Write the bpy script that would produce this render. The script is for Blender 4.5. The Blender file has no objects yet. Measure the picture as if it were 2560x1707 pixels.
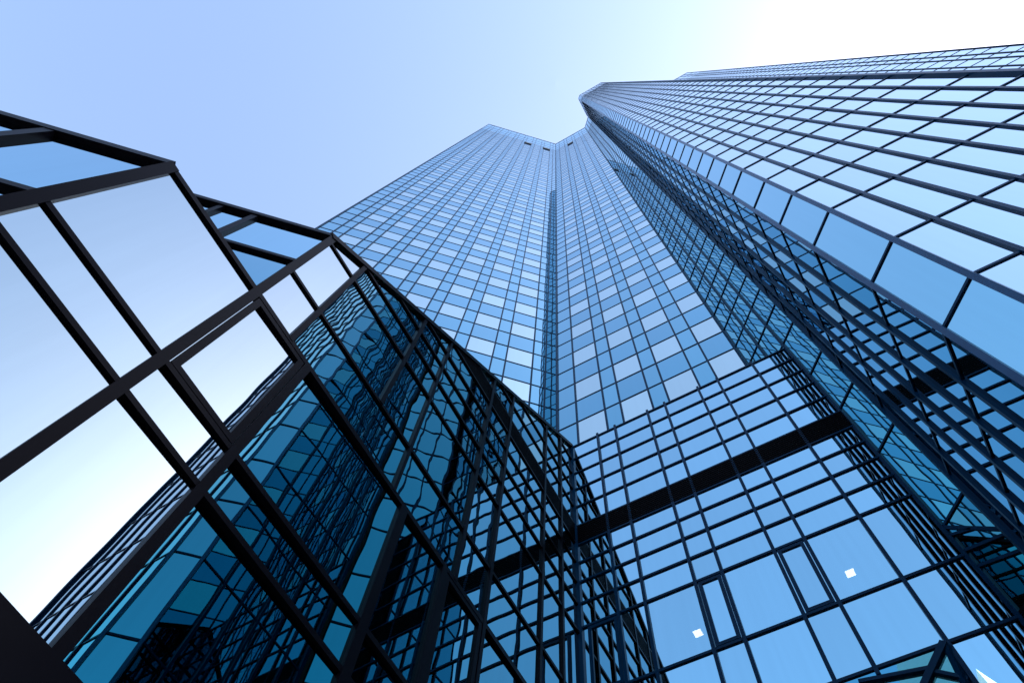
import bpy, math, random
from mathutils import Vector, Matrix
from mathutils.bvhtree import BVHTree
random.seed(7)
q = math.sqrt(0.5)
EYE = 1.7                      # camera height; the survey below is in metres above the eye
SC = bpy.context.scene
COL = SC.collection

# ------------------------------------------------------------------ camera (solved from the photograph)
PW, PH, CX, CY = 2560.0, 1707.0, 1280.0, 853.5
ZX, ZY, FPX, TH = 1388.03, 210.73, 1806.45, 0.1191
zc = Vector((ZX - CX, ZY - CY, FPX)).normalized()
fw = Vector((0, 0, 1)); yc = (fw - zc * zc.z).normalized(); xc = yc.cross(zc)
ct, st = math.cos(TH), math.sin(TH)
EX = xc * ct + yc * st; EY = -xc * st + yc * ct; EZ = zc
def proj(P):
    d = EX * P[0] + EY * P[1] + EZ * (P[2] - EYE)
    if d.z < 0.05: return None
    return (CX + FPX * d.x / d.z, CY + FPX * d.y / d.z)
cam_d = bpy.data.cameras.new("camera"); cam = bpy.data.objects.new("camera", cam_d); COL.objects.link(cam)
cam_d.sensor_width = 36.0; cam_d.sensor_fit = 'HORIZONTAL'; cam_d.lens = FPX * 36.0 / PW
cam_d.clip_end = 5000.0; cam_d.clip_start = 0.05
cx_w = Vector((EX.x, EY.x, EZ.x)); cy_w = -Vector((EX.y, EY.y, EZ.y)); cz_w = -Vector((EX.z, EY.z, EZ.z))
cam.matrix_world = Matrix(((cx_w.x, cy_w.x, cz_w.x, 0), (cx_w.y, cy_w.y, cz_w.y, 0), (cx_w.z, cy_w.z, cz_w.z, EYE), (0, 0, 0, 1)))
SC.camera = cam

# ------------------------------------------------------------------ materials
def nodes(name):
    m = bpy.data.materials.new(name); m.use_nodes = True
    nt = m.node_tree; nt.nodes.clear()
    out = nt.nodes.new('ShaderNodeOutputMaterial')
    return m, nt, out
def N(nt, t, **kw):
    n = nt.nodes.new(t)
    for k, v in kw.items(): setattr(n, k, v)
    return n
def glass(name, f0, f90=(0.64, 0.79, 0.90), wave=0.0012, clear=0.0, power=2.3, rough=0.0, wscale=0.9):
    """Coated mirror glass: tinted reflection that whitens at grazing angles, float-glass waviness, faint streaks."""
    m, nt, out = nodes(name); L = nt.links
    tc = N(nt, 'ShaderNodeTexCoord')
    # waviness
    no = N(nt, 'ShaderNodeTexNoise'); no.inputs['Scale'].default_value = wscale; no.inputs['Detail'].default_value = 1.0
    L.new(tc.outputs['Object'], no.inputs['Vector'])
    bp = N(nt, 'ShaderNodeBump'); bp.inputs['Strength'].default_value = 1.0; bp.inputs['Distance'].default_value = wave
    L.new(no.outputs['Fac'], bp.inputs['Height'])
    lw = N(nt, 'ShaderNodeLayerWeight'); lw.inputs['Blend'].default_value = 0.5
    L.new(bp.outputs['Normal'], lw.inputs['Normal'])
    pw = N(nt, 'ShaderNodeMath', operation='POWER'); pw.inputs[1].default_value = power
    L.new(lw.outputs['Facing'], pw.inputs[0])
    # streaks and pane to pane variation of the coating
    mp = N(nt, 'ShaderNodeMapping'); mp.inputs['Scale'].default_value = (9.0, 9.0, 0.35)
    L.new(tc.outputs['Object'], mp.inputs['Vector'])
    n2 = N(nt, 'ShaderNodeTexNoise'); n2.inputs['Scale'].default_value = 1.0; n2.inputs['Detail'].default_value = 3.0
    L.new(mp.outputs['Vector'], n2.inputs['Vector'])
    ge = N(nt, 'ShaderNodeNewGeometry'); oi = N(nt, 'ShaderNodeObjectInfo')
    ad = N(nt, 'ShaderNodeMath', operation='ADD'); L.new(ge.outputs['Random Per Island'], ad.inputs[0]); L.new(oi.outputs['Random'], ad.inputs[1])
    fr = N(nt, 'ShaderNodeMath', operation='FRACT'); L.new(ad.outputs[0], fr.inputs[0])
    mr = N(nt, 'ShaderNodeMapRange'); mr.inputs[3].default_value = 0.93; mr.inputs[4].default_value = 1.07; L.new(fr.outputs[0], mr.inputs[0])
    ms = N(nt, 'ShaderNodeMapRange'); ms.inputs[1].default_value = 0.25; ms.inputs[2].default_value = 0.75
    ms.inputs[3].default_value = 0.975; ms.inputs[4].default_value = 1.025; L.new(n2.outputs['Fac'], ms.inputs[0])
    mu = N(nt, 'ShaderNodeMath', operation='MULTIPLY'); L.new(mr.outputs[0], mu.inputs[0]); L.new(ms.outputs[0], mu.inputs[1])
    c0 = N(nt, 'ShaderNodeVectorMath', operation='SCALE'); c0.inputs[0].default_value = f0; L.new(mu.outputs[0], c0.inputs['Scale'])
    mx = N(nt, 'ShaderNodeMix', data_type='RGBA'); mx.inputs['B'].default_value = (*f90, 1)
    L.new(pw.outputs[0], mx.inputs['Factor']); L.new(c0.outputs[0], mx.inputs['A'])
    gl = N(nt, 'ShaderNodeBsdfGlossy'); gl.inputs['Roughness'].default_value = rough
    L.new(mx.outputs['Result'], gl.inputs['Color']); L.new(bp.outputs['Normal'], gl.inputs['Normal'])
    res = gl.outputs[0]
    if clear > 0:
        tr = N(nt, 'ShaderNodeBsdfTransparent'); tr.inputs['Color'].default_value = (clear, clear, clear, 1)
        ads = N(nt, 'ShaderNodeAddShader'); L.new(res, ads.inputs[0]); L.new(tr.outputs[0], ads.inputs[1]); res = ads.outputs[0]
    L.new(res, out.inputs['Surface'])
    return m
def metal(name, col, rough=0.35, spec=0.5, metallic=0.0, var=0.25):
    m, nt, out = nodes(name); L = nt.links
    tc = N(nt, 'ShaderNodeTexCoord'); no = N(nt, 'ShaderNodeTexNoise'); no.inputs['Scale'].default_value = 3.0; no.inputs['Detail'].default_value = 4.0
    L.new(tc.outputs['Object'], no.inputs['Vector'])
    mr = N(nt, 'ShaderNodeMapRange'); mr.inputs[3].default_value = 1 - var; mr.inputs[4].default_value = 1 + var; L.new(no.outputs['Fac'], mr.inputs[0])
    sc = N(nt, 'ShaderNodeVectorMath', operation='SCALE'); sc.inputs[0].default_value = col; L.new(mr.outputs[0], sc.inputs['Scale'])
    p = N(nt, 'ShaderNodeBsdfPrincipled'); p.inputs['Roughness'].default_value = rough; p.inputs['Metallic'].default_value = metallic
    p.inputs['Specular IOR Level'].default_value = spec
    L.new(sc.outputs[0], p.inputs['Base Color']); L.new(p.outputs[0], out.inputs['Surface'])
    return m
def emit(name, col, s):
    m, nt, out = nodes(name); e = N(nt, 'ShaderNodeEmission'); e.inputs[0].default_value = (*col, 1); e.inputs[1].default_value = s
    nt.links.new(e.outputs[0], out.inputs['Surface']); return m

M = dict(
    dark=glass('blue_mirror_glass', (0.08, 0.38, 0.50)),
    narrow=glass('blue_mirror_glass_narrow', (0.10, 0.42, 0.53)),
    light=glass('pale_mirror_glass', (0.64, 0.80, 0.75), f90=(0.72, 0.82, 0.88)),
    plain=glass('tower_mirror_glass', (0.06, 0.47, 0.54), wave=0.0018),
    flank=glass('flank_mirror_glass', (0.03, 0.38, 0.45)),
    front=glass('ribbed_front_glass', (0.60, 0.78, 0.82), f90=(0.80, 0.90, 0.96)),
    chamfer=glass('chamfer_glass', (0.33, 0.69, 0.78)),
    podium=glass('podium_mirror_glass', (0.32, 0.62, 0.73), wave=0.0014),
    clear=glass('lit_room_glass', (0.32, 0.62, 0.73), clear=0.14, wave=0.0008),
    annex=glass('annex_mirror_glass', (0.03, 0.26, 0.30), wave=0.0022, f90=(0.54, 0.68, 0.74)),
    annex_wavy=glass('annex_wavy_glass', (0.03, 0.26, 0.30), wave=0.0036, wscale=1.2, f90=(0.54, 0.68, 0.74)),
    annex_pale=glass('annex_pale_glass', (0.27, 0.35, 0.38), wave=0.0014, f90=(0.62, 0.70, 0.77)),
    annex_clear=glass('annex_room_glass', (0.03, 0.26, 0.30), wave=0.0015, clear=0.12, f90=(0.54, 0.68, 0.74)),
    annex_dark=glass('annex_blue_glass', (0.06, 0.28, 0.40), wave=0.0015),
    coping=metal('pale_coping_metal', (0.16, 0.24, 0.36), 0.45, 0.3),
    teal=glass('teal_glass', (0.05, 0.36, 0.40)),
    sky_post=metal('corner_metal_sky_sheen', (0.006, 0.040, 0.11), 0.28, 0.2),  # lighter than the frame metal: grazing sky reflection put into the colour
    frame=metal('navy_painted_metal', (0.0003, 0.016, 0.048), 0.30, 0.05),
    annexframe=metal('dark_bronze_metal', (0.0024, 0.0022, 0.0042), 0.35, 0.03),
    louver=metal('black_louver', (0.0015, 0.0015, 0.0025), 0.6, 0.02),
    core=metal('dark_core', (0.010, 0.012, 0.015), 0.8, 0.1),
    roof=metal('grey_roofing', (0.16, 0.16, 0.16), 0.8, 0.2),
    lip=metal('pale_reveal', (0.30, 0.27, 0.20), 0.6, 0.3),
    white=metal('white_render', (0.82, 0.80, 0.76), 0.8, 0.2, var=0.05),
    ground=metal('granite_paving', (0.26, 0.25, 0.24), 0.7, 0.3),
    lamp=emit('warm_lamp', (1.0, 0.96, 0.84), 1.6),
    lampdim=emit('warm_lamp_dim', (1.0, 0.85, 0.50), 3.0),
)
# ------------------------------------------------------------------ mesh helpers
def mesh_obj(name, verts, faces, mats, parent=None, midx=None):
    me = bpy.data.meshes.new(name); me.from_pydata([tuple(v) for v in verts], [], faces)
    for m in mats: me.materials.append(m)
    if midx:
        for p, i in zip(me.polygons, midx): p.material_index = i
    me.update()
    o = bpy.data.objects.new(name, me); COL.objects.link(o)
    if parent: o.parent = parent
    return o
def thing(name, label, cat, loc, group=None):
    o = bpy.data.objects.new(name, None); COL.objects.link(o); o.location = loc
    o['label'] = label; o['category'] = cat
    if group: o['group'] = group
    return o
def box_geo(o, ax, ay, az):
    """box from corner o with edge vectors"""
    o = Vector(o); vs = [o, o + ax, o + ax + ay, o + ay]; vs += [v + az for v in vs]
    fs = [(0, 3, 2, 1), (4, 5, 6, 7), (0, 1, 5, 4), (1, 2, 6, 5), (2, 3, 7, 6), (3, 0, 4, 7)]
    if ax.cross(ay).dot(az) < 0: fs = [tuple(reversed(f)) for f in fs]
    return vs, fs
class Facet:
    """A vertical wall plane: s runs along d (plan), z is height above the eye, n is the outward normal."""
    def __init__(self, p0, d, n, s0=0.0):
        self.p0 = Vector((p0[0], p0[1], 0)); self.d = Vector((d[0], d[1], 0)).normalized(); self.n = Vector((n[0], n[1], 0)).normalized(); self.s0 = s0
    def P(self, s, z, out=0.0):
        v = self.p0 + self.d * (s - self.s0) + self.n * out; return Vector((v.x, v.y, z + EYE))
def plane_uv(w):     # planes q*x+q*y=w ; s = (x-y)q ; outward toward camera
    return Facet((q * w, q * w), (q, -q), (-q, -q), 0.0)
def clip(poly, a, b, c):           # keep a*s+b*z<=c
    out = []
    for i in range(len(poly)):
        p, r = poly[i], poly[(i + 1) % len(poly)]
        fp, fr = a * p[0] + b * p[1] - c, a * r[0] + b * r[1] - c
        if fp <= 0: out.append(p)
        if (fp < 0 < fr) or (fr < 0 < fp):
            t = fp / (fp - fr); out.append((p[0] + (r[0] - p[0]) * t, p[1] + (r[1] - p[1]) * t))
    return out
def area2(pts):
    return abs(sum(pts[i][0] * pts[(i + 1) % len(pts)][1] - pts[(i + 1) % len(pts)][0] * pts[i][1] for i in range(len(pts)))) / 2
def screen_area(vs):
    pp = [proj(v) for v in vs]
    if any(p is None for p in pp): return 0.0
    for a, b, c in ((-1, 0, 0), (1, 0, PW), (0, -1, 0), (0, 1, PH)):
        pp = clip(pp, a, b, c)
        if len(pp) < 3: return 0.0
    return area2(pp)
OCC = []          # big occluding polygons for the visibility ranking
class Parts:
    """Collects the pieces of one thing; the largest visible ones become parts of their own."""
    def __init__(self, root): self.root = root; self.b = {}
    def inv(self): return self.root.matrix_world
    def add(self, kind, verts, faces, mat, test):      # test = corner points used to judge visible size
        self.b.setdefault(kind, []).append((verts, faces, mat, test))
    def flush(self, bvh, limit=100):
        loc = Vector(self.root.location); eye = Vector((0, 0, EYE))
        for kind, items in self.b.items():
            sc = []
            for i, (v, f, m, t) in enumerate(items):
                a = screen_area(t)
                if a > 0:
                    ok = False
                    cen = sum((Vector(p) for p in t), Vector()) / len(t)
                    cands = [cen] + [cen.lerp(Vector(p), 0.8) for p in t]
                    for c in cands:
                        pr = proj(c)
                        if pr is None or not (0 <= pr[0] <= PW and 0 <= pr[1] <= PH): continue
                        dv = c - eye; h = bvh.ray_cast(eye, dv.normalized(), dv.length - 0.25)
                        if h[0] is None: ok = True; break
                    if not ok: a = 0
                sc.append(a)
            order = sorted(range(len(items)), key=lambda i: -sc[i])
            if len(items) <= limit: own = order
            else: own = [i for i in order[:limit] if sc[i] > 0]
            rest = [i for i in order if i not in set(own)]
            for i in own:
                v, f, m, t = items[i]
                mesh_obj(kind, [p - loc for p in v], f, [m], self.root)
            if rest:
                vs, fs, mi, mats = [], [], [], []
                for i in rest:
                    v, f, m, t = items[i]
                    if m not in mats: mats.append(m)
                    o = len(vs); vs += [p - loc for p in v]
                    for ff in f: fs.append(tuple(k + o for k in ff)); mi.append(mats.index(m))
                ob = mesh_obj(kind, vs, fs, mats, self.root, mi); ob['kind'] = 'stuff'
def pane(parts, fc, poly, mat, tilt=0.0012, kind='window_pane', out=0.0, swing=0.0):
    """poly in (s,z); each pane is set very slightly out of true, as real glazing is"""
    sm = sum(p[0] for p in poly) / len(poly); zm = sum(p[1] for p in poly) / len(poly)
    ta, tb = random.gauss(0, tilt), random.gauss(0, tilt)
    se = max(p[0] for p in poly)
    vs = [fc.P(s, z, out + ta * (s - sm) + tb * (z - zm) + math.tan(swing) * (s - se)) for s, z in poly]
    nn = (vs[1] - vs[0]).cross(vs[2] - vs[0])
    f = tuple(range(len(vs))) if nn.dot(fc.n) > 0 else tuple(reversed(range(len(vs))))
    parts.add(kind, vs, [f], mat, vs)
def vbar(parts, fc, s, z0, z1, w=0.07, p=0.07, mat=None, kind='mullion', back=0.04):
    v, f = box_geo(fc.P(s - w / 2, z0, -back), fc.d * w, fc.n * (p + back), Vector((0, 0, z1 - z0)))
    parts.add(kind, v, f, mat or M['frame'], [fc.P(s - w, z0, p), fc.P(s + w, z0, p), fc.P(s + w, z1, p), fc.P(s - w, z1, p)])
def hbar(parts, fc, z, s0, s1, h=0.06, p=0.04, mat=None, kind='transom', back=0.04):
    v, f = box_geo(fc.P(s0, z - h / 2, -back), fc.d * (s1 - s0), fc.n * (p + back), Vector((0, 0, h)))
    parts.add(kind, v, f, mat or M['frame'], [fc.P(s0, z - h, p), fc.P(s1, z - h, p), fc.P(s1, z + h, p), fc.P(s0, z + h, p)])
def dbar(parts, fc, a, b, h=0.1, p=0.05, mat=None, kind='transom', back=0.04):
    """bar along any line a-b of the facet plane"""
    A, B = fc.P(a[0], a[1], -back), fc.P(b[0], b[1], -back); ax = B - A
    side = fc.n.cross(ax).normalized() * h
    v, f = box_geo(A - side / 2, ax, side, fc.n * (p + back))
    parts.add(kind, v, f, mat or M['frame'], [A - side, B - side, B + side, A + side])
def casement(parts, fc, s0, s1, z0, z1, t=0.07, p=0.025, mat=None):
    """inner frame of an opening window"""
    vs, fs = [], []
    for (a, b, c, d) in ((s0, s0 + t, z0, z1), (s1 - t, s1, z0, z1), (s0 + t, s1 - t, z0, z0 + t), (s0 + t, s1 - t, z1 - t, z1)):
        v, f = box_geo(fc.P(a, c, -0.03), fc.d * (b - a), fc.n * (p + 0.03), Vector((0, 0, d - c))); o = len(vs)
        vs += v; fs += [tuple(k + o for k in ff) for ff in f]
    parts.add('casement_frame', vs, fs, mat or M['frame'], [fc.P(s0, z0), fc.P(s1, z0), fc.P(s1, z1), fc.P(s0, z1)])
def prism(name, poly, z0, z1, mat, root, capmat=None):
    loc = Vector(root.location); n = len(poly)
    vs = [Vector((x, y, z0 + EYE)) - loc for x, y in poly] + [Vector((x, y, z1 + EYE)) - loc for x, y in poly]
    fs = [(i, (i + 1) % n, n + (i + 1) % n, n + i) for i in range(n)] + [tuple(range(n, 2 * n)), tuple(reversed(range(n)))]
    if area_signed(poly) < 0: fs = [tuple(reversed(f)) for f in fs]
    return mesh_obj(name, vs, fs, [mat], root)
def area_signed(p): return sum(p[i][0] * p[(i + 1) % len(p)][1] - p[(i + 1) % len(p)][0] * p[i][1] for i in range(len(p))) / 2
def inset(poly, d):
    """shrink a plan polygon by d"""
    if area_signed(poly) < 0: poly = poly[::-1]
    n = len(poly); out = []
    for i in range(n):
        a, b, c = Vector(poly[i - 1]), Vector(poly[i]), Vector(poly[(i + 1) % n])
        d1 = (b - a).normalized(); d2 = (c - b).normalized()
        n1 = Vector((-d1.y, d1.x)); n2 = Vector((-d2.y, d2.x))
        k = (n1 + n2); k = k / max(0.2, (1 + n1.dot(n2)))
        out.append(tuple(b + k * d))
    return out
def occ(fc, s0, s1, z0, z1): OCC.append([fc.P(s0, z0), fc.P(s1, z0), fc.P(s1, z1), fc.P(s0, z1)])

# ------------------------------------------------------------------ survey (metres above the eye)
H = 150.0
Z0, PI = 22.60, 1.7094                      # half-storey rows
GZ = -EYE
def rows(lo, hi):
    n0 = math.ceil((lo - Z0) / PI - 1e-6); out = []
    n = n0
    while Z0 + n * PI <= hi + 1e-6: out.append((n, Z0 + n * PI)); n += 1
    return out
LOWROWS = [0.6, 2.6, 4.5, 6.4, 8.36, 10.42, 12.93, 15.0, 17.03]
yA, wB, xA3, uD, xC, wR, wF = 10.8136, 10.0429, 8.0284, 2.707, 5.1951, 4.15, 10.55
wP, uN = 9.05, -4.29
A1 = (q * (wB + 0) + 0, 0)
A1x = wB / q - yA; A2y = wB / q - xA3
R1y = xC - uD / q; R2y = wR / q - xC

fA = Facet((0, yA), (1, 0), (0, -1), 0.0)                       # s = x
fB = plane_uv(wB)                                              # s = (x-y)q
fA3 = Facet((xA3, 0), (0, 1), (-1, 0), 0.0)                     # s = y
fP = plane_uv(wP)
fD = Facet((q * uD, -q * uD), (q, q), (-q, q), 0.0)             # s = (x+y)q
fC = Facet((xC, 0), (0, 1), (-1, 0), 0.0)
fR = plane_uv(wR); fF = plane_uv(wF)
fN = Facet((q * uN, -q * uN), (q, q), (q, -q), 0.0)             # s = (x+y)q

# ------------------------------------------------------------------ ground
g = 2500.0
go = mesh_obj('pavement', [(-g, -g, 0), (g, -g, 0), (g, g, 0), (-g, g, 0)], [(0, 1, 2, 3)], [M['ground']]); go['kind'] = 'structure'

# ================================================================== tower 1 : the folded tower at the centre
T1 = thing('glass_tower', 'tall mirrored tower with checkered pale and blue panes, its walls folding inward at the centre', 'skyscraper', (3.39, 10.8, 0), 'twin glass towers')
p1 = Parts(T1)
TOPROW = Z0 + 66 * PI
def tower_rows(lo):
    r = [z for n, z in rows(lo, TOPROW)]
    return r
def fill(parts, fc, cols, zs, matfn, skip=None, tilt=0.0012):
    for i in range(len(cols) - 1):
        for j in range(len(zs) - 1):
            if skip and skip(i, j, cols, zs): continue
            pane(parts, fc, [(cols[i], zs[j]), (cols[i + 1], zs[j]), (cols[i + 1], zs[j + 1]), (cols[i], zs[j + 1])], matfn(i, j, cols, zs), tilt)
# --- facet A
xA0 = -10.55
ribsA = []
for k in range(8): ribsA += [-9.67 + 1.71 * k, -9.67 + 1.71 * k + 0.57]
colsA = [xA0] + ribsA + [A1x]
zlo = Z0 - 6 * PI
zsA = [z for n, z in rows(zlo, TOPROW)] + [TOPROW + 2 * PI, TOPROW + 4.5 * PI, H]
def rown(z): return round((z - Z0) / PI)
def checker(i, j, cols, zs):
    wd = cols[i + 1] - cols[i]
    if zs[j] >= TOPROW - 0.01: return M['plain']
    if wd < 0.7: return M['narrow']
    if 0 < i < len(cols) - 2 or wd > 0.95: return M['light'] if rown(zs[j]) % 2 else M['dark']
    return M['narrow']
VENTA = [(-2.40, -1.13), (1.02, 2.30)]
zv0, zv1 = Z0 + 63 * PI, Z0 + 65 * PI
def ventskip(lst):
    def f(i, j, cols, zs):
        c = (cols[i] + cols[i + 1]) / 2; z = (zs[j] + zs[j + 1]) / 2
        return any(a < c < b for a, b in lst) and zv0 < z < zv1
    return f
fill(p1, fA, colsA, zsA, checker, ventskip([(-2.4, -1.0), (1.0, 2.4)]))
for s in ribsA: vbar(p1, fA, s, zlo, H, 0.066, 0.03)
vbar(p1, fA, xA0 + 0.03, zlo, H, 0.08, 0.05, kind='corner_post')
for z in zsA[:-1]: hbar(p1, fA, z, xA0, A1x, 0.056, 0.018)
hbar(p1, fA, H - 0.1, xA0, A1x, 0.22, 0.05, M['coping'], kind='parapet')
occ(fA, xA0, A1x, zlo, H)
# --- facet B
sB0, sB1 = q * (A1x - yA), q * (xA3 - A2y)
ribsB = [-4.49, -3.43, -2.86, -1.83, -1.28, -0.24, 0.34]
colsB = [sB0] + ribsB + [sB1]
zloB = Z0 - 3 * PI
zsB = [z for n, z in rows(zloB, TOPROW)] + [TOPROW + 2 * PI, TOPROW + 4.5 * PI, H]
fill(p1, fB, colsB, zsB, checker, ventskip([(-2.9, -1.83)]))
for s in ribsB: vbar(p1, fB, s, zloB, H, 0.066, 0.03)
vbar(p1, fB, sB0, zloB, H, 0.07, 0.06, kind='corner_post')
for z in zsB[:-1]: hbar(p1, fB, z, sB0, sB1, 0.056, 0.018)
hbar(p1, fB, H - 0.1, sB0, sB1, 0.22, 0.05, M['coping'], kind='parapet')
occ(fB, sB0, sB1, zloB, H)
# --- facet A3
yE = 4.02
ribs3 = [4.77, 5.42]
cols3 = [yE, 4.77, 5.42, A2y]
zs3 = [8.36, 10.42, 12.93, 14.95, 16.93] + [z for n, z in rows(18.8, TOPROW)] + [TOPROW + 2 * PI, TOPROW + 4.5 * PI, H]
fill(p1, fA3, [yE, 4.77], [-EYE, 4.5, 8.36], lambda *a: M['teal'])
fill(p1, fA3, [yE, 4.77], zs3, lambda i, j, c, z: M['teal'] if z[j] < 10 else M['plain'])
fill(p1, fA3, [4.77, 5.42, A2y], [z for z in zs3 if z > 16.9], lambda *a: M['plain'])
for s in ribs3: vbar(p1, fA3, s, 0 if s == 4.77 else 16.9, H, 0.075, 0.045)
vbar(p1, fA3, A2y - 0.02, 16.9, H, 0.08, 0.06, kind='corner_post')
for z in zs3[:-1]: hbar(p1, fA3, z, yE, A2y if z > 18 else 4.77, 0.055, 0.025)
hbar(p1, fA3, H - 0.1, yE, A2y, 0.22, 0.05, M['coping'], kind='parapet')
for a, b, t in (((4.74, 10.38), (4.05, 9.36), 0.06), ((4.74, 10.17), (4.41, 9.87), 0.045), ((4.74, 9.76), (4.05, 9.25), 0.05), ((4.74, 9.38), (4.05, 8.87), 0.05)):
    dbar(p1, fA3, a, b, t, 0.035, kind='brace')
for k in range(7):
    hbar(p1, fA3, 8.36 - 0.09 * k, yE, 4.74, 0.05, 0.03, M['louver'], 'louver_slat')
occ(fA3, yE, A2y, 8, H)
# plan of the tower body
planT1 = [(xA0, yA), (A1x, yA), (xA3, A2y), (xA3, yE), (xA3 + 0.35, yE + 0.45), (26, 22.5), (26, 44), (-7, 44)]
prism('wall', inset(planT1, 0.07), GZ, H - 0.3, M['core'], T1)
prism('roof', inset(planT1, 0.02), H - 0.28, H - 0.08, M['roof'], T1)
# open vent flaps under the roof
def vent(parts, root, fc, s0, s1):
    loc = Vector(root.location)
    v, f = box_geo(fc.P(s0, zv0, 0.005), fc.d * (s1 - s0), fc.n * 0.04, Vector((0, 0, zv1 - zv0)))
    o = mesh_obj('vent_opening', [a - loc for a in v], f, [M['louver']], root)
    v, f = box_geo(fc.P(s0, zv1 - 0.5, 0.01), fc.d * (s1 - s0), fc.n * 0.045, Vector((0, 0, 0.5)))
    mesh_obj('vent_lintel', [a - loc for a in v], f, [M['lip']], o)
for a, b in VENTA: vent(p1, T1, fA, a, b)
vent(p1, T1, fB, -2.86, -1.83)

# ================================================================== tower 2 : the ribbed tower on the right
T2 = thing('glass_tower', 'nearer mirrored tower of narrow close-ribbed bays rising along the right side, with a chamfered corner', 'skyscraper', (xC, R1y, 0), 'twin glass towers')
p2 = Parts(T2)
wD1 = 8.22; wD0 = q * (xC + R1y)
uR0, uR1 = q * (xC - R2y), 7.84
zs2 = LOWROWS + [z for n, z in rows(19.0, TOPROW)] + [TOPROW + 2 * PI, TOPROW + 4.5 * PI, H]
plain = lambda *a: M['plain']
# --- D : reflecting flank
ribsD = [5.38, 5.97, 6.57, 7.13, 7.68]
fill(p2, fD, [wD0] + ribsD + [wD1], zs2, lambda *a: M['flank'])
for s in ribsD: vbar(p2, fD, s, GZ, H, 0.065, 0.045)
vbar(p2, fD, wD1 - 0.03, GZ, H, 0.09, 0.05, kind='corner_post')
for z in zs2[:-1]: hbar(p2, fD, z, wD0, wD1, 0.050, 0.02)
hbar(p2, fD, H - 0.1, wD0, wD1, 0.22, 0.05, M['coping'], kind='parapet')
occ(fD, wD0, wD1, GZ, H)
# --- C : chamfer
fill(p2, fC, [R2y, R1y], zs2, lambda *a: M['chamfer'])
for z in zs2[:-1]: hbar(p2, fC, z, R2y, R1y, 0.050, 0.02)
hbar(p2, fC, H - 0.1, R2y, R1y, 0.22, 0.05, M['coping'], kind='parapet')
vbar(p2, fC, R1y, GZ, H, 0.08, 0.03, M['sky_post'], kind='corner_post')
vbar(p2, fC, R2y, GZ, H, 0.08, 0.033, M['sky_post'], kind='corner_post')
occ(fC, R2y, R1y, GZ, H)
# --- R : ribbed front
ribsR = [uR0 + (uR1 - uR0) * k / 8 for k in range(1, 8)]
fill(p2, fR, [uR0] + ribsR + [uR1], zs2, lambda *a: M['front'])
for s in ribsR: vbar(p2, fR, s, GZ, H, 0.060, 0.037)
vbar(p2, fR, uR1, GZ, H, 0.10, 0.07, kind='corner_post')
for z in zs2[:-1]: hbar(p2, fR, z, uR0, uR1, 0.050, 0.02)
hbar(p2, fR, H - 0.1, uR0, uR1, 0.22, 0.05, M['coping'], kind='parapet')
occ(fR, uR0, uR1, GZ, H)
# --- F : recessed far wing
uF1 = 23.05
ribsF = [12.95, 14.1, 14.67, 15.82, 16.39, 17.54, 18.1, 19.2, 19.75, 20.71, 21.25, 22.16]
ribsF = [12.9, 13.45, 14.4, 14.95, 16.0, 16.55, 17.5, 18.05, 19.0, 19.55, 20.15, 20.70, 21.65, 22.20]
zsF = [z for n, z in rows(14.0, TOPROW)] + [TOPROW + 2 * PI, TOPROW + 4.5 * PI, H]
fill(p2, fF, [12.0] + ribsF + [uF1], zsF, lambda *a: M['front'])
for s in ribsF: vbar(p2, fF, s, 14.0, H, 0.065, 0.04)
vbar(p2, fF, uF1 - 0.03, 14.0, H, 0.07, 0.05, kind='corner_post')
for z in zsF[:-1]: hbar(p2, fF, z, 12.0, uF1, 0.05, 0.02)
hbar(p2, fF, H - 0.1, 12.0, uF1, 0.22, 0.05, M['coping'], kind='parapet')
occ(fF, 12.0, uF1, 14, H)
def onuv(u, w): return (q * (w + u), q * (w - u))
E1p = onuv(uD, 0)
Dend = (q * (wD1 + uD), q * (wD1 - uD))
planT2 = [(xC, R1y), (xC, R2y), onuv(uR1, wR), onuv(12.0, wF), onuv(uF1, wF), onuv(uF1 + 3, wF + 20), (24, 16), (Dend[0] + 1.2, Dend[1]), Dend]
prism('wall', inset(planT2, 0.07), GZ, H - 0.3, M['core'], T2)
prism('roof', inset(planT2, 0.02), H - 0.28, H - 0.08, M['roof'], T2)

# ================================================================== podium : the low glass front at the foot of tower 1
PD = thing('glass_podium', 'low glass front crossed by a black louver band, at the foot of the checkered tower', 'building', (q * wP, q * wP, 0))
pp = Parts(PD)
uP0, uP1 = uN, 2.31
ZP = 18.88
ribsP = [-3.43, -2.87, -1.845, -1.31, -0.29, 0.29, 1.31]
up = [ZP, 18.13, 17.34, 16.52, 15.69, 14.85]
lowp = [14.12, 13.46, 12.80, 12.13, 11.43, 9.70, 8.33]
colsP = [uP0] + ribsP + [uP1]
fill(pp, fP, colsP, up[::-1], lambda *a: M['podium'], tilt=0.0016)
fill(pp, fP, colsP, lowp[::-1], lambda i, j, c, z: M['clear'] if (abs(z[j] - 9.70) < .01 and i in (4, 6, 2)) else M['podium'], tilt=0.0016)
fill(pp, fP, [1.31, uP1], [4.5, 6.5, 8.33], lambda *a: M['podium'])
fill(pp, fP, [uP0] + ribsP, [GZ, 3.0], lambda *a: M['podium'])
fill(pp, fP, [1.31, uP1], [GZ, 4.5], lambda *a: M['podium'])
for s in ribsP: vbar(pp, fP, s, 8.2, ZP + 0.12, 0.065, 0.045)
vbar(pp, fP, 1.31, GZ, 8.2, 0.065, 0.045)
vbar(pp, fP, uP0 + 0.04, GZ, ZP + 0.05, 0.08, 0.06, kind='corner_post')
for z in up + lowp: hbar(pp, fP, z, uP0, uP1, 0.055, 0.032)
for z in (6.5, 4.5): hbar(pp, fP, z, 1.31, uP1, 0.07, 0.035)
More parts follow.
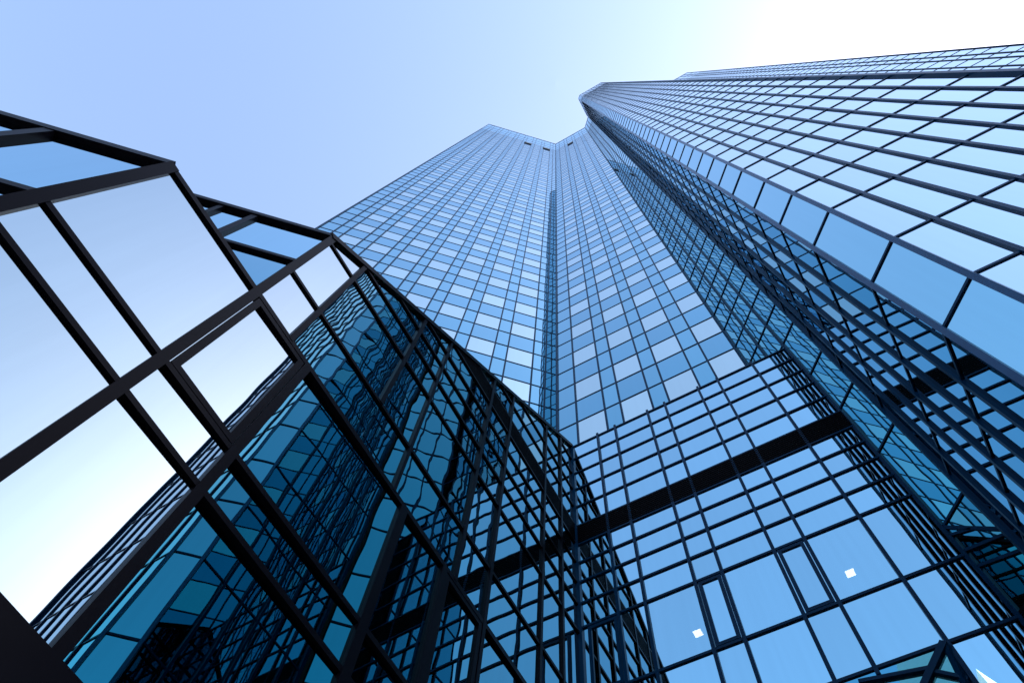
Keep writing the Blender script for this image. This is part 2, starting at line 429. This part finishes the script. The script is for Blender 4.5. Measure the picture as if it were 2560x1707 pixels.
for k in range(9):
    hbar(pp, fP, 14.19 + 0.075 * k, uP0, uP1, 0.045, 0.045, M['louver'], 'louver_slat')
v, f = box_geo(fP.P(uP0, 14.12, -0.06), fP.d * (uP1 - uP0), fP.n * 0.05, Vector((0, 0, 0.73)))
mesh_obj('louver_backing', [a - Vector(PD.location) for a in v], f, [M['louver']], PD)
casement(pp, fP, -1.31 - 0.535 + 0.045, -1.31 - 0.045, 9.70 + 0.05, 11.43 - 0.05)
casement(pp, fP, -0.29 + 0.045, 0.29 - 0.045, 9.70 + 0.05, 11.43 - 0.05)
casement(pp, fP, -4.1, -3.43 - 0.045, 9.70 + 0.05, 11.43 - 0.05)
# ledge (podium roof) and dark room ceiling
def slab(name, root, pts, z, t, mat):
    loc = Vector(root.location); n = len(pts)
    vs = [Vector((x, y, z + EYE)) - loc for x, y in pts] + [Vector((x, y, z + t + EYE)) - loc for x, y in pts]
    fs = [(i, (i + 1) % n, n + (i + 1) % n, n + i) for i in range(n)] + [tuple(range(n, 2 * n)), tuple(reversed(range(n)))]
    if area_signed(pts) < 0: fs = [tuple(reversed(f)) for f in fs]
    return mesh_obj(name, vs, fs, [mat], root)
ledge = [onuv(uP0 + .02, wP + 0.03), onuv(uP1 - .03, wP + 0.03), onuv(1.30, wB - 0.02), onuv(uP0 - 0.9, wB - 0.02)]
slab('roof', PD, ledge, ZP - 0.06, 0.08, M['roof'])
slab('ceiling', PD, [onuv(uP0 + .1, wP + 0.05), onuv(1.9, wP + 0.05), onuv(1.3, wB - 0.02), onuv(uP0 + .1, wB - 0.02)], 11.16, 0.1, M['core'])
# tilted glazed skirt over the entrance
for a, b in ((uP0, -2.87), (-2.87, -1.31), (-1.31, 0.29), (0.29, 1.31)):
    vs = [fP.P(a, 6.3, -0.25), fP.P(b, 6.3, -0.25), fP.P(b, 8.29, 0.0), fP.P(a, 8.29, 0.0)]
    pp.add('skirt_pane', vs, [(0, 1, 2, 3)] if (vs[1] - vs[0]).cross(vs[2] - vs[0]).dot(fP.n) > 0 else [(3, 2, 1, 0)], M['annex_dark'], vs)
def beam(parts, A, B, t, mat, kind):
    A, B = Vector(A), Vector(B); ax = B - A; up_ = Vector((0, 0, 1)) if abs(ax.normalized().z) < 0.9 else Vector((1, 0, 0))
    s1 = ax.cross(up_).normalized() * t; s2 = ax.cross(s1).normalized() * t
    v, f = box_geo(A - s1 / 2 - s2 / 2, ax, s1, s2); parts.add(kind, v, f, mat, [A - s1, B - s1, B + s1, A + s1])
def sk(u, z, out=0.03): return fP.P(u, z, -0.25 * (8.29 - z) / 1.99 + out)
for a, b, t in (((1.27, 8.32), (0.20, 7.35), 0.10), ((0.97, 8.04), (0.0, 8.20), 0.06), ((0.94, 7.99), (1.27, 7.74), 0.06), ((1.28, 8.25), (1.10, 6.9), 0.09)):
    beam(pp, sk(*a), sk(*b), t, M['frame'], 'skirt_beam')
occ(fP, uP0, uP1, 8.4, ZP)

# ================================================================== annex : the stepped glass block on the left
AN = thing('glass_annex', 'stepped glass block with heavy dark bronze frames and a slanted roof edge, nearest at left', 'building', (q * uN, -q * uN, 0))
pa = Parts(AN)
wW0, wM1, wEnd = -1.35, 0.33, wP
ZN = 8.27
NR = [3.36, 5.36, 6.03, ZN, 9.48, 11.28, 12.09, 12.78, 13.47, 14.20, 14.92, 15.72, 16.53, 17.34, 18.13, 18.88]
RS = (ZP + 0.10 - 11.46) / (wEnd - wM1)               # roof slope of the tall part
def roofz(w): return 11.46 + RS * (w - wM1)
# low part
for c0, c1 in ((wW0, wM1),):
    for a, b in ((3.36, 5.36), (5.36, 6.03), (6.03, ZN)): pane(pa, fN, [(c0, a), (c1, a), (c1, b), (c0, b)], M['annex_pale'], 0.0008)
LOWSWING = [0.9, 1.0, 1.6, 1.0, 0.5, 0.0, 0.0]      # the low panes stand slightly out of the wall plane
lowcols = [wM1, 1.43, 3.72, 4.78, 5.86, 7.50, 8.31, wEnd]
for i in range(len(lowcols) - 1):
    c0, c1 = lowcols[i], lowcols[i + 1]
    for a, b in ((3.36, 5.36), (5.36, 6.03), (6.03, ZN)):
        mt = M['annex_clear'] if (i == 2 and a > 6) else M['annex_pale'] if i == 0 else M['annex']
        pane(pa, fN, [(c0, a), (c1, a), (c1, b), (c0, b)], mt, 0.0012, swing=math.radians(LOWSWING[i]))
# tall part, cut by the slanted roof edge
hicols = [wM1, 1.03, 2.62, 3.44, 5.04, 5.86, 7.50, 8.31, wEnd]
for i in range(len(hicols) - 1):
    c0, c1 = hicols[i], hicols[i + 1]
    for a, b in zip(NR[3:-1], NR[4:]):
        if abs(a - 14.20) < .01: continue
        poly = clip([(c0, a), (c1, a), (c1, b), (c0, b)], -RS, 1, 11.46 - RS * wM1)
        if len(poly) >= 3: pane(pa, fN, poly, M['annex_pale'] if i < 1 and a < 12 else M['annex_wavy'], 0.0018)
FRM = M['annexframe']
# louver band
for k in range(9):
    z = 14.24 + 0.075 * k; s0 = max(wM1, wM1 + (z + 0.03 - 11.46) / RS)
    hbar(pa, fN, z, s0, wEnd - 0.02, 0.045, 0.03, M['louver'], 'louver_slat')
sL = wM1 + (14.92 - 11.46) / RS
v, f = box_geo(fN.P(sL, 14.20, -0.06), fN.d * (wEnd - sL), fN.n * 0.05, Vector((0, 0, 0.72)))
mesh_obj('louver_backing', [a - Vector(AN.location) for a in v], f, [M['louver']], AN)
# frames
vbar(pa, fN, wW0, GZ, ZN + 0.05, 0.13, 0.05, FRM, 'corner_post', back=0.07)
vbar(pa, fN, wM1, GZ, 11.50, 0.12, 0.045, FRM, back=0.12)
vbar(pa, fN, 1.43, GZ, ZN, 0.11, 0.045, FRM, back=0.06)
vbar(pa, fN, 3.72, GZ, ZN, 0.14, 0.045, FRM, back=0.06)
vbar(pa, fN, 4.78, GZ, ZN, 0.11, 0.045, FRM, back=0.06)
for s in (5.86, 7.50, 8.31): vbar(pa, fN, s, GZ, roofz(s), 0.075, 0.045, FRM)
for s in (1.03, 2.62, 3.44, 5.04): vbar(pa, fN, s, ZN if s != 2.62 else 9.48, roofz(s), 0.08 if s != 3.44 else 0.06, 0.045, FRM)
for z in (5.36, 6.03): hbar(pa, fN, z, wW0, wEnd, 0.075, 0.035, FRM, back=0.06)
hbar(pa, fN, ZN, wW0, wEnd, 0.095, 0.04, FRM, back=0.06)
for z in NR[4:-1]:
    s0 = max(wM1, wM1 + (z - 11.46) / RS)
    hbar(pa, fN, z, s0, wEnd, 0.065, 0.032, FRM)
dbar(pa, fN, (wM1 - 0.05, 11.46), (wEnd, ZP + 0.10), 0.12, 0.06, FRM, 'roof_edge')
v, f = box_geo(fN.P(wW0, 2.2, -0.05), fN.d * (wEnd - wW0), fN.n * 0.17, Vector((0, 0, 1.14)))
pa.add('fascia', v, f, M['annexframe'], [fN.P(wW0, 2.2), fN.P(wEnd, 2.2), fN.P(wEnd, 3.34), fN.P(wW0, 3.34)])
casement(pa, fN, wM1 + 0.075, 1.43 - 0.065, 6.03 + 0.05, ZN - 0.06, 0.085, 0.035, FRM)
casement(pa, fN, 4.78 + 0.065, 5.86 - 0.05, 6.03 + 0.05, ZN - 0.06, 0.08, 0.035, FRM)
# side walls (facing the street) of the low and the tall part
yE0 = q * (wW0 - uN); xE0 = q * (wW0 + uN); yE1 = q * (wM1 - uN); xE1 = q * (wM1 + uN)
fE0 = Facet((0, yE0), (1, 0), (0, -1)); fE1 = Facet((0, yE1), (1, 0), (0, -1))
c0s = [-13.0, -9.5, -8.0, -6.9, -5.37, xE0]
for i in range(len(c0s) - 1):
    for a, b in ((GZ, 3.36), (3.36, 6.03), (6.03, ZN + 0.02)): pane(pa, fE0, [(c0s[i], a), (c0s[i + 1], a), (c0s[i + 1], b), (c0s[i], b)], M['podium'], 0.0012)
for s in c0s[:-1]: vbar(pa, fE0, s, GZ, ZN, 0.13, 0.06, FRM)
for z in (3.36, 6.03): hbar(pa, fE0, z, -13.0, xE0, 0.11, 0.05, FRM)
hbar(pa, fE0, ZN + 0.03, -13.0, xE0, 0.16, 0.07, FRM, 'roof_edge')
c1s = [-13.0, -9.5, -7.5, -5.9, -5.2, -4.62, -4.07, xE1]
for i in range(len(c1s) - 1):
    for a, b in ((ZN - 0.2, 9.77), (9.77, 11.5)): pane(pa, fE1, [(c1s[i], a), (c1s[i + 1], a), (c1s[i + 1], b), (c1s[i], b)], M['dark'] if a < 9 else M['podium'], 0.0012)
for s in c1s[:-1]: vbar(pa, fE1, s, ZN - 0.2, 11.5, 0.10 if s != -4.62 else 0.08, 0.05, FRM)
hbar(pa, fE1, 9.77, -13.0, xE1, 0.10, 0.05, FRM)
hbar(pa, fE1, 11.50, -13.0, xE1, 0.14, 0.07, FRM, 'roof_edge')
# roofs and inner walls
slab('roof', AN, [(-13.0, yE0 + .06), (xE0 - .03, yE0 + .06), (xE1 - .05, yE1 - 0.04), (-13.0, yE1 - 0.04)], ZN - 0.05, 0.1, M['roof'])
loc = Vector(AN.location)
yk = yA - 0.1; zk = roofz(wM1 + (yk - yE1) / q)
pts = [Vector((-13.0, yE1 + .05, 11.42 + EYE)), Vector((xE1 - .06, yE1 + .05, 11.42 + EYE)), fN.P(wEnd, ZP + .03, -0.06), Vector((-1.9, yk, 18.9 + EYE)), Vector((-13.0, yk, 18.9 + EYE))]
mesh_obj('roof', [a - loc for a in pts], [(0, 1, 2, 3, 4)], [M['roof']], AN)
inner = Facet((q * (uN - 1.6), -q * (uN - 1.6)), (q, q), (q, -q))
v, f = box_geo(inner.P(-1.2, GZ, 0), inner.d * 8.6, inner.n * 0.1, Vector((0, 0, ZN - GZ)))
mesh_obj('inner_wall', [a - loc for a in v], f, [M['core']], AN)
v, f = box_geo(inner.P(-0.6, ZN - 0.25, 0.1), inner.d * 8.0, inner.n * 1.45, Vector((0, 0, 0.1)))
mesh_obj('ceiling', [a - loc for a in v], f, [M['core']], AN)
occ(fN, wW0, wM1, 3.3, ZN); OCC.append([fN.P(wM1, 3.3), fN.P(wEnd, 3.3), fN.P(wEnd, ZP), fN.P(wM1, 11.46)])
occ(fE0, -13, xE0, 3, ZN); occ(fE1, -13, xE1, ZN, 11.5)

# ------------------------------------------------------------------ lamps inside
def lamp(name, x, y, z, sx, sy, ang, mat, label, group=None):
    r = thing(name, label, 'lamp', (x, y, z + EYE), group)
    c, s_ = math.cos(ang), math.sin(ang)
    def bx(nm, hx, hy, z0, z1, m):
        vs = [Vector((c * a - s_ * b, s_ * a + c * b, zz)) for zz in (z0, z1) for a, b in ((-hx, -hy), (hx, -hy), (hx, hy), (-hx, hy))]
        mesh_obj(nm, vs, [(3, 2, 1, 0), (4, 5, 6, 7), (0, 1, 5, 4), (1, 2, 6, 5), (2, 3, 7, 6), (3, 0, 4, 7)], [m], r)
    bx('housing', sx / 2 + 0.012, sy / 2 + 0.012, 0.006, 0.03, M['core']); bx('diffuser', sx / 2, sy / 2, -0.004, 0.005, mat)
k = 11.12 / 11.38
lamp('ceiling_lamp', 7.653 * k, 6.595 * k, 11.12, 0.155, 0.155, -math.pi / 4, M['lamp'], 'small square white ceiling lamp glowing behind podium glass, the upper right of the pair', 'square lamps behind the podium glass')
lamp('ceiling_lamp', 5.528 * k, 8.748 * k, 11.12, 0.155, 0.155, -math.pi / 4, M['lamp'], 'small square white ceiling lamp glowing behind podium glass, the lower left of the pair', 'square lamps behind the podium glass')
lamp('strip_lamp', 0.29 * .98, 7.279 * .98, 8.2 * .98, 0.26, 0.07, 0.25, M['lampdim'], 'small yellow strip lamp glowing inside the dark annex glass', None)

# ------------------------------------------------------------------ made-up white tower, added to put a bright tip into the podium reflections
WT = thing('added_glint_tower', 'added stand-in white tower, seen only as a bright pointed tip mirrored low in the podium glass', 'tower', (-28.3, -43.87, 0))
hw = 7.5; zt = ZT = 59.7 + EYE; zr = ZT - 30.0
prism('wall', [(-28.3 - hw, -43.87 - hw), (-28.3 + hw, -43.87 - hw), (-28.3 + hw, -43.87 + hw), (-28.3 - hw, -43.87 + hw)], GZ, zr - EYE, M['white'], WT)
e_ = hw + 0.5
mesh_obj('roof', [(-e_, -e_, zr + .01), (e_, -e_, zr + .01), (e_, e_, zr + .01), (-e_, e_, zr + .01), (0, 0, ZT)], [(3, 2, 1, 0), (0, 1, 4), (1, 2, 4), (2, 3, 4), (3, 0, 4)], [M['white']], WT)
# ------------------------------------------------------------------ build the parts
polys = []; vv = []
for P in OCC:
    o = len(vv); vv += [tuple(p) for p in P]; polys.append(tuple(range(o, o + len(P))))
bvh = BVHTree.FromPolygons(vv, polys)
for p in (p1, p2, pp, pa): p.flush(bvh)

# ------------------------------------------------------------------ sky and sun
SUN_AZ, SUN_EL = math.radians(-8.0), math.radians(42.0)        # azimuth from +x, counter-clockwise
w = bpy.data.worlds.new("World"); SC.world = w; w.use_nodes = True
nt = w.node_tree; nt.nodes.clear()
sky = nt.nodes.new('ShaderNodeTexSky'); sky.sky_type = 'NISHITA'; sky.sun_disc = False
sky.sun_elevation = SUN_EL; sky.sun_rotation = math.pi / 2 - SUN_AZ
sky.air_density = 1.0; sky.dust_density = 1.3; sky.ozone_density = 1.5; sky.altitude = 100
bg = nt.nodes.new('ShaderNodeBackground'); bg.inputs[1].default_value = 0.15
out = nt.nodes.new('ShaderNodeOutputWorld')
hs = nt.nodes.new('ShaderNodeHueSaturation'); hs.inputs['Saturation'].default_value = 1.0
wb = nt.nodes.new('ShaderNodeMix'); wb.data_type = 'RGBA'; wb.blend_type = 'MULTIPLY'; wb.inputs['Factor'].default_value = 1.0
wb.inputs['B'].default_value = (1.06, 0.97, 0.90, 1)          # the camera's cool white balance
nt.links.new(sky.outputs[0], hs.inputs['Color']); nt.links.new(hs.outputs[0], wb.inputs['A']); nt.links.new(wb.outputs['Result'], bg.inputs[0]); nt.links.new(bg.outputs[0], out.inputs[0])
sd = bpy.data.lights.new('sun', 'SUN'); sd.energy = 3.0; sd.angle = math.radians(0.5); sd.color = (1.0, 0.95, 0.87)
so = bpy.data.objects.new('sun', sd); COL.objects.link(so)
d = Vector((math.cos(SUN_AZ) * math.cos(SUN_EL), math.sin(SUN_AZ) * math.cos(SUN_EL), math.sin(SUN_EL)))
so.rotation_euler = d.to_track_quat('Z', 'Y').to_euler(); so.location = d * 300

SC.view_settings.view_transform = 'Standard'; SC.view_settings.look = 'None'
SC.view_settings.gamma = 1.0; SC.view_settings.exposure = 1.9
try:
    SC.cycles.max_bounces = 14; SC.cycles.glossy_bounces = 10; SC.cycles.diffuse_bounces = 2; SC.cycles.transparent_max_bounces = 8
    SC.cycles.caustics_reflective = False
except Exception: pass
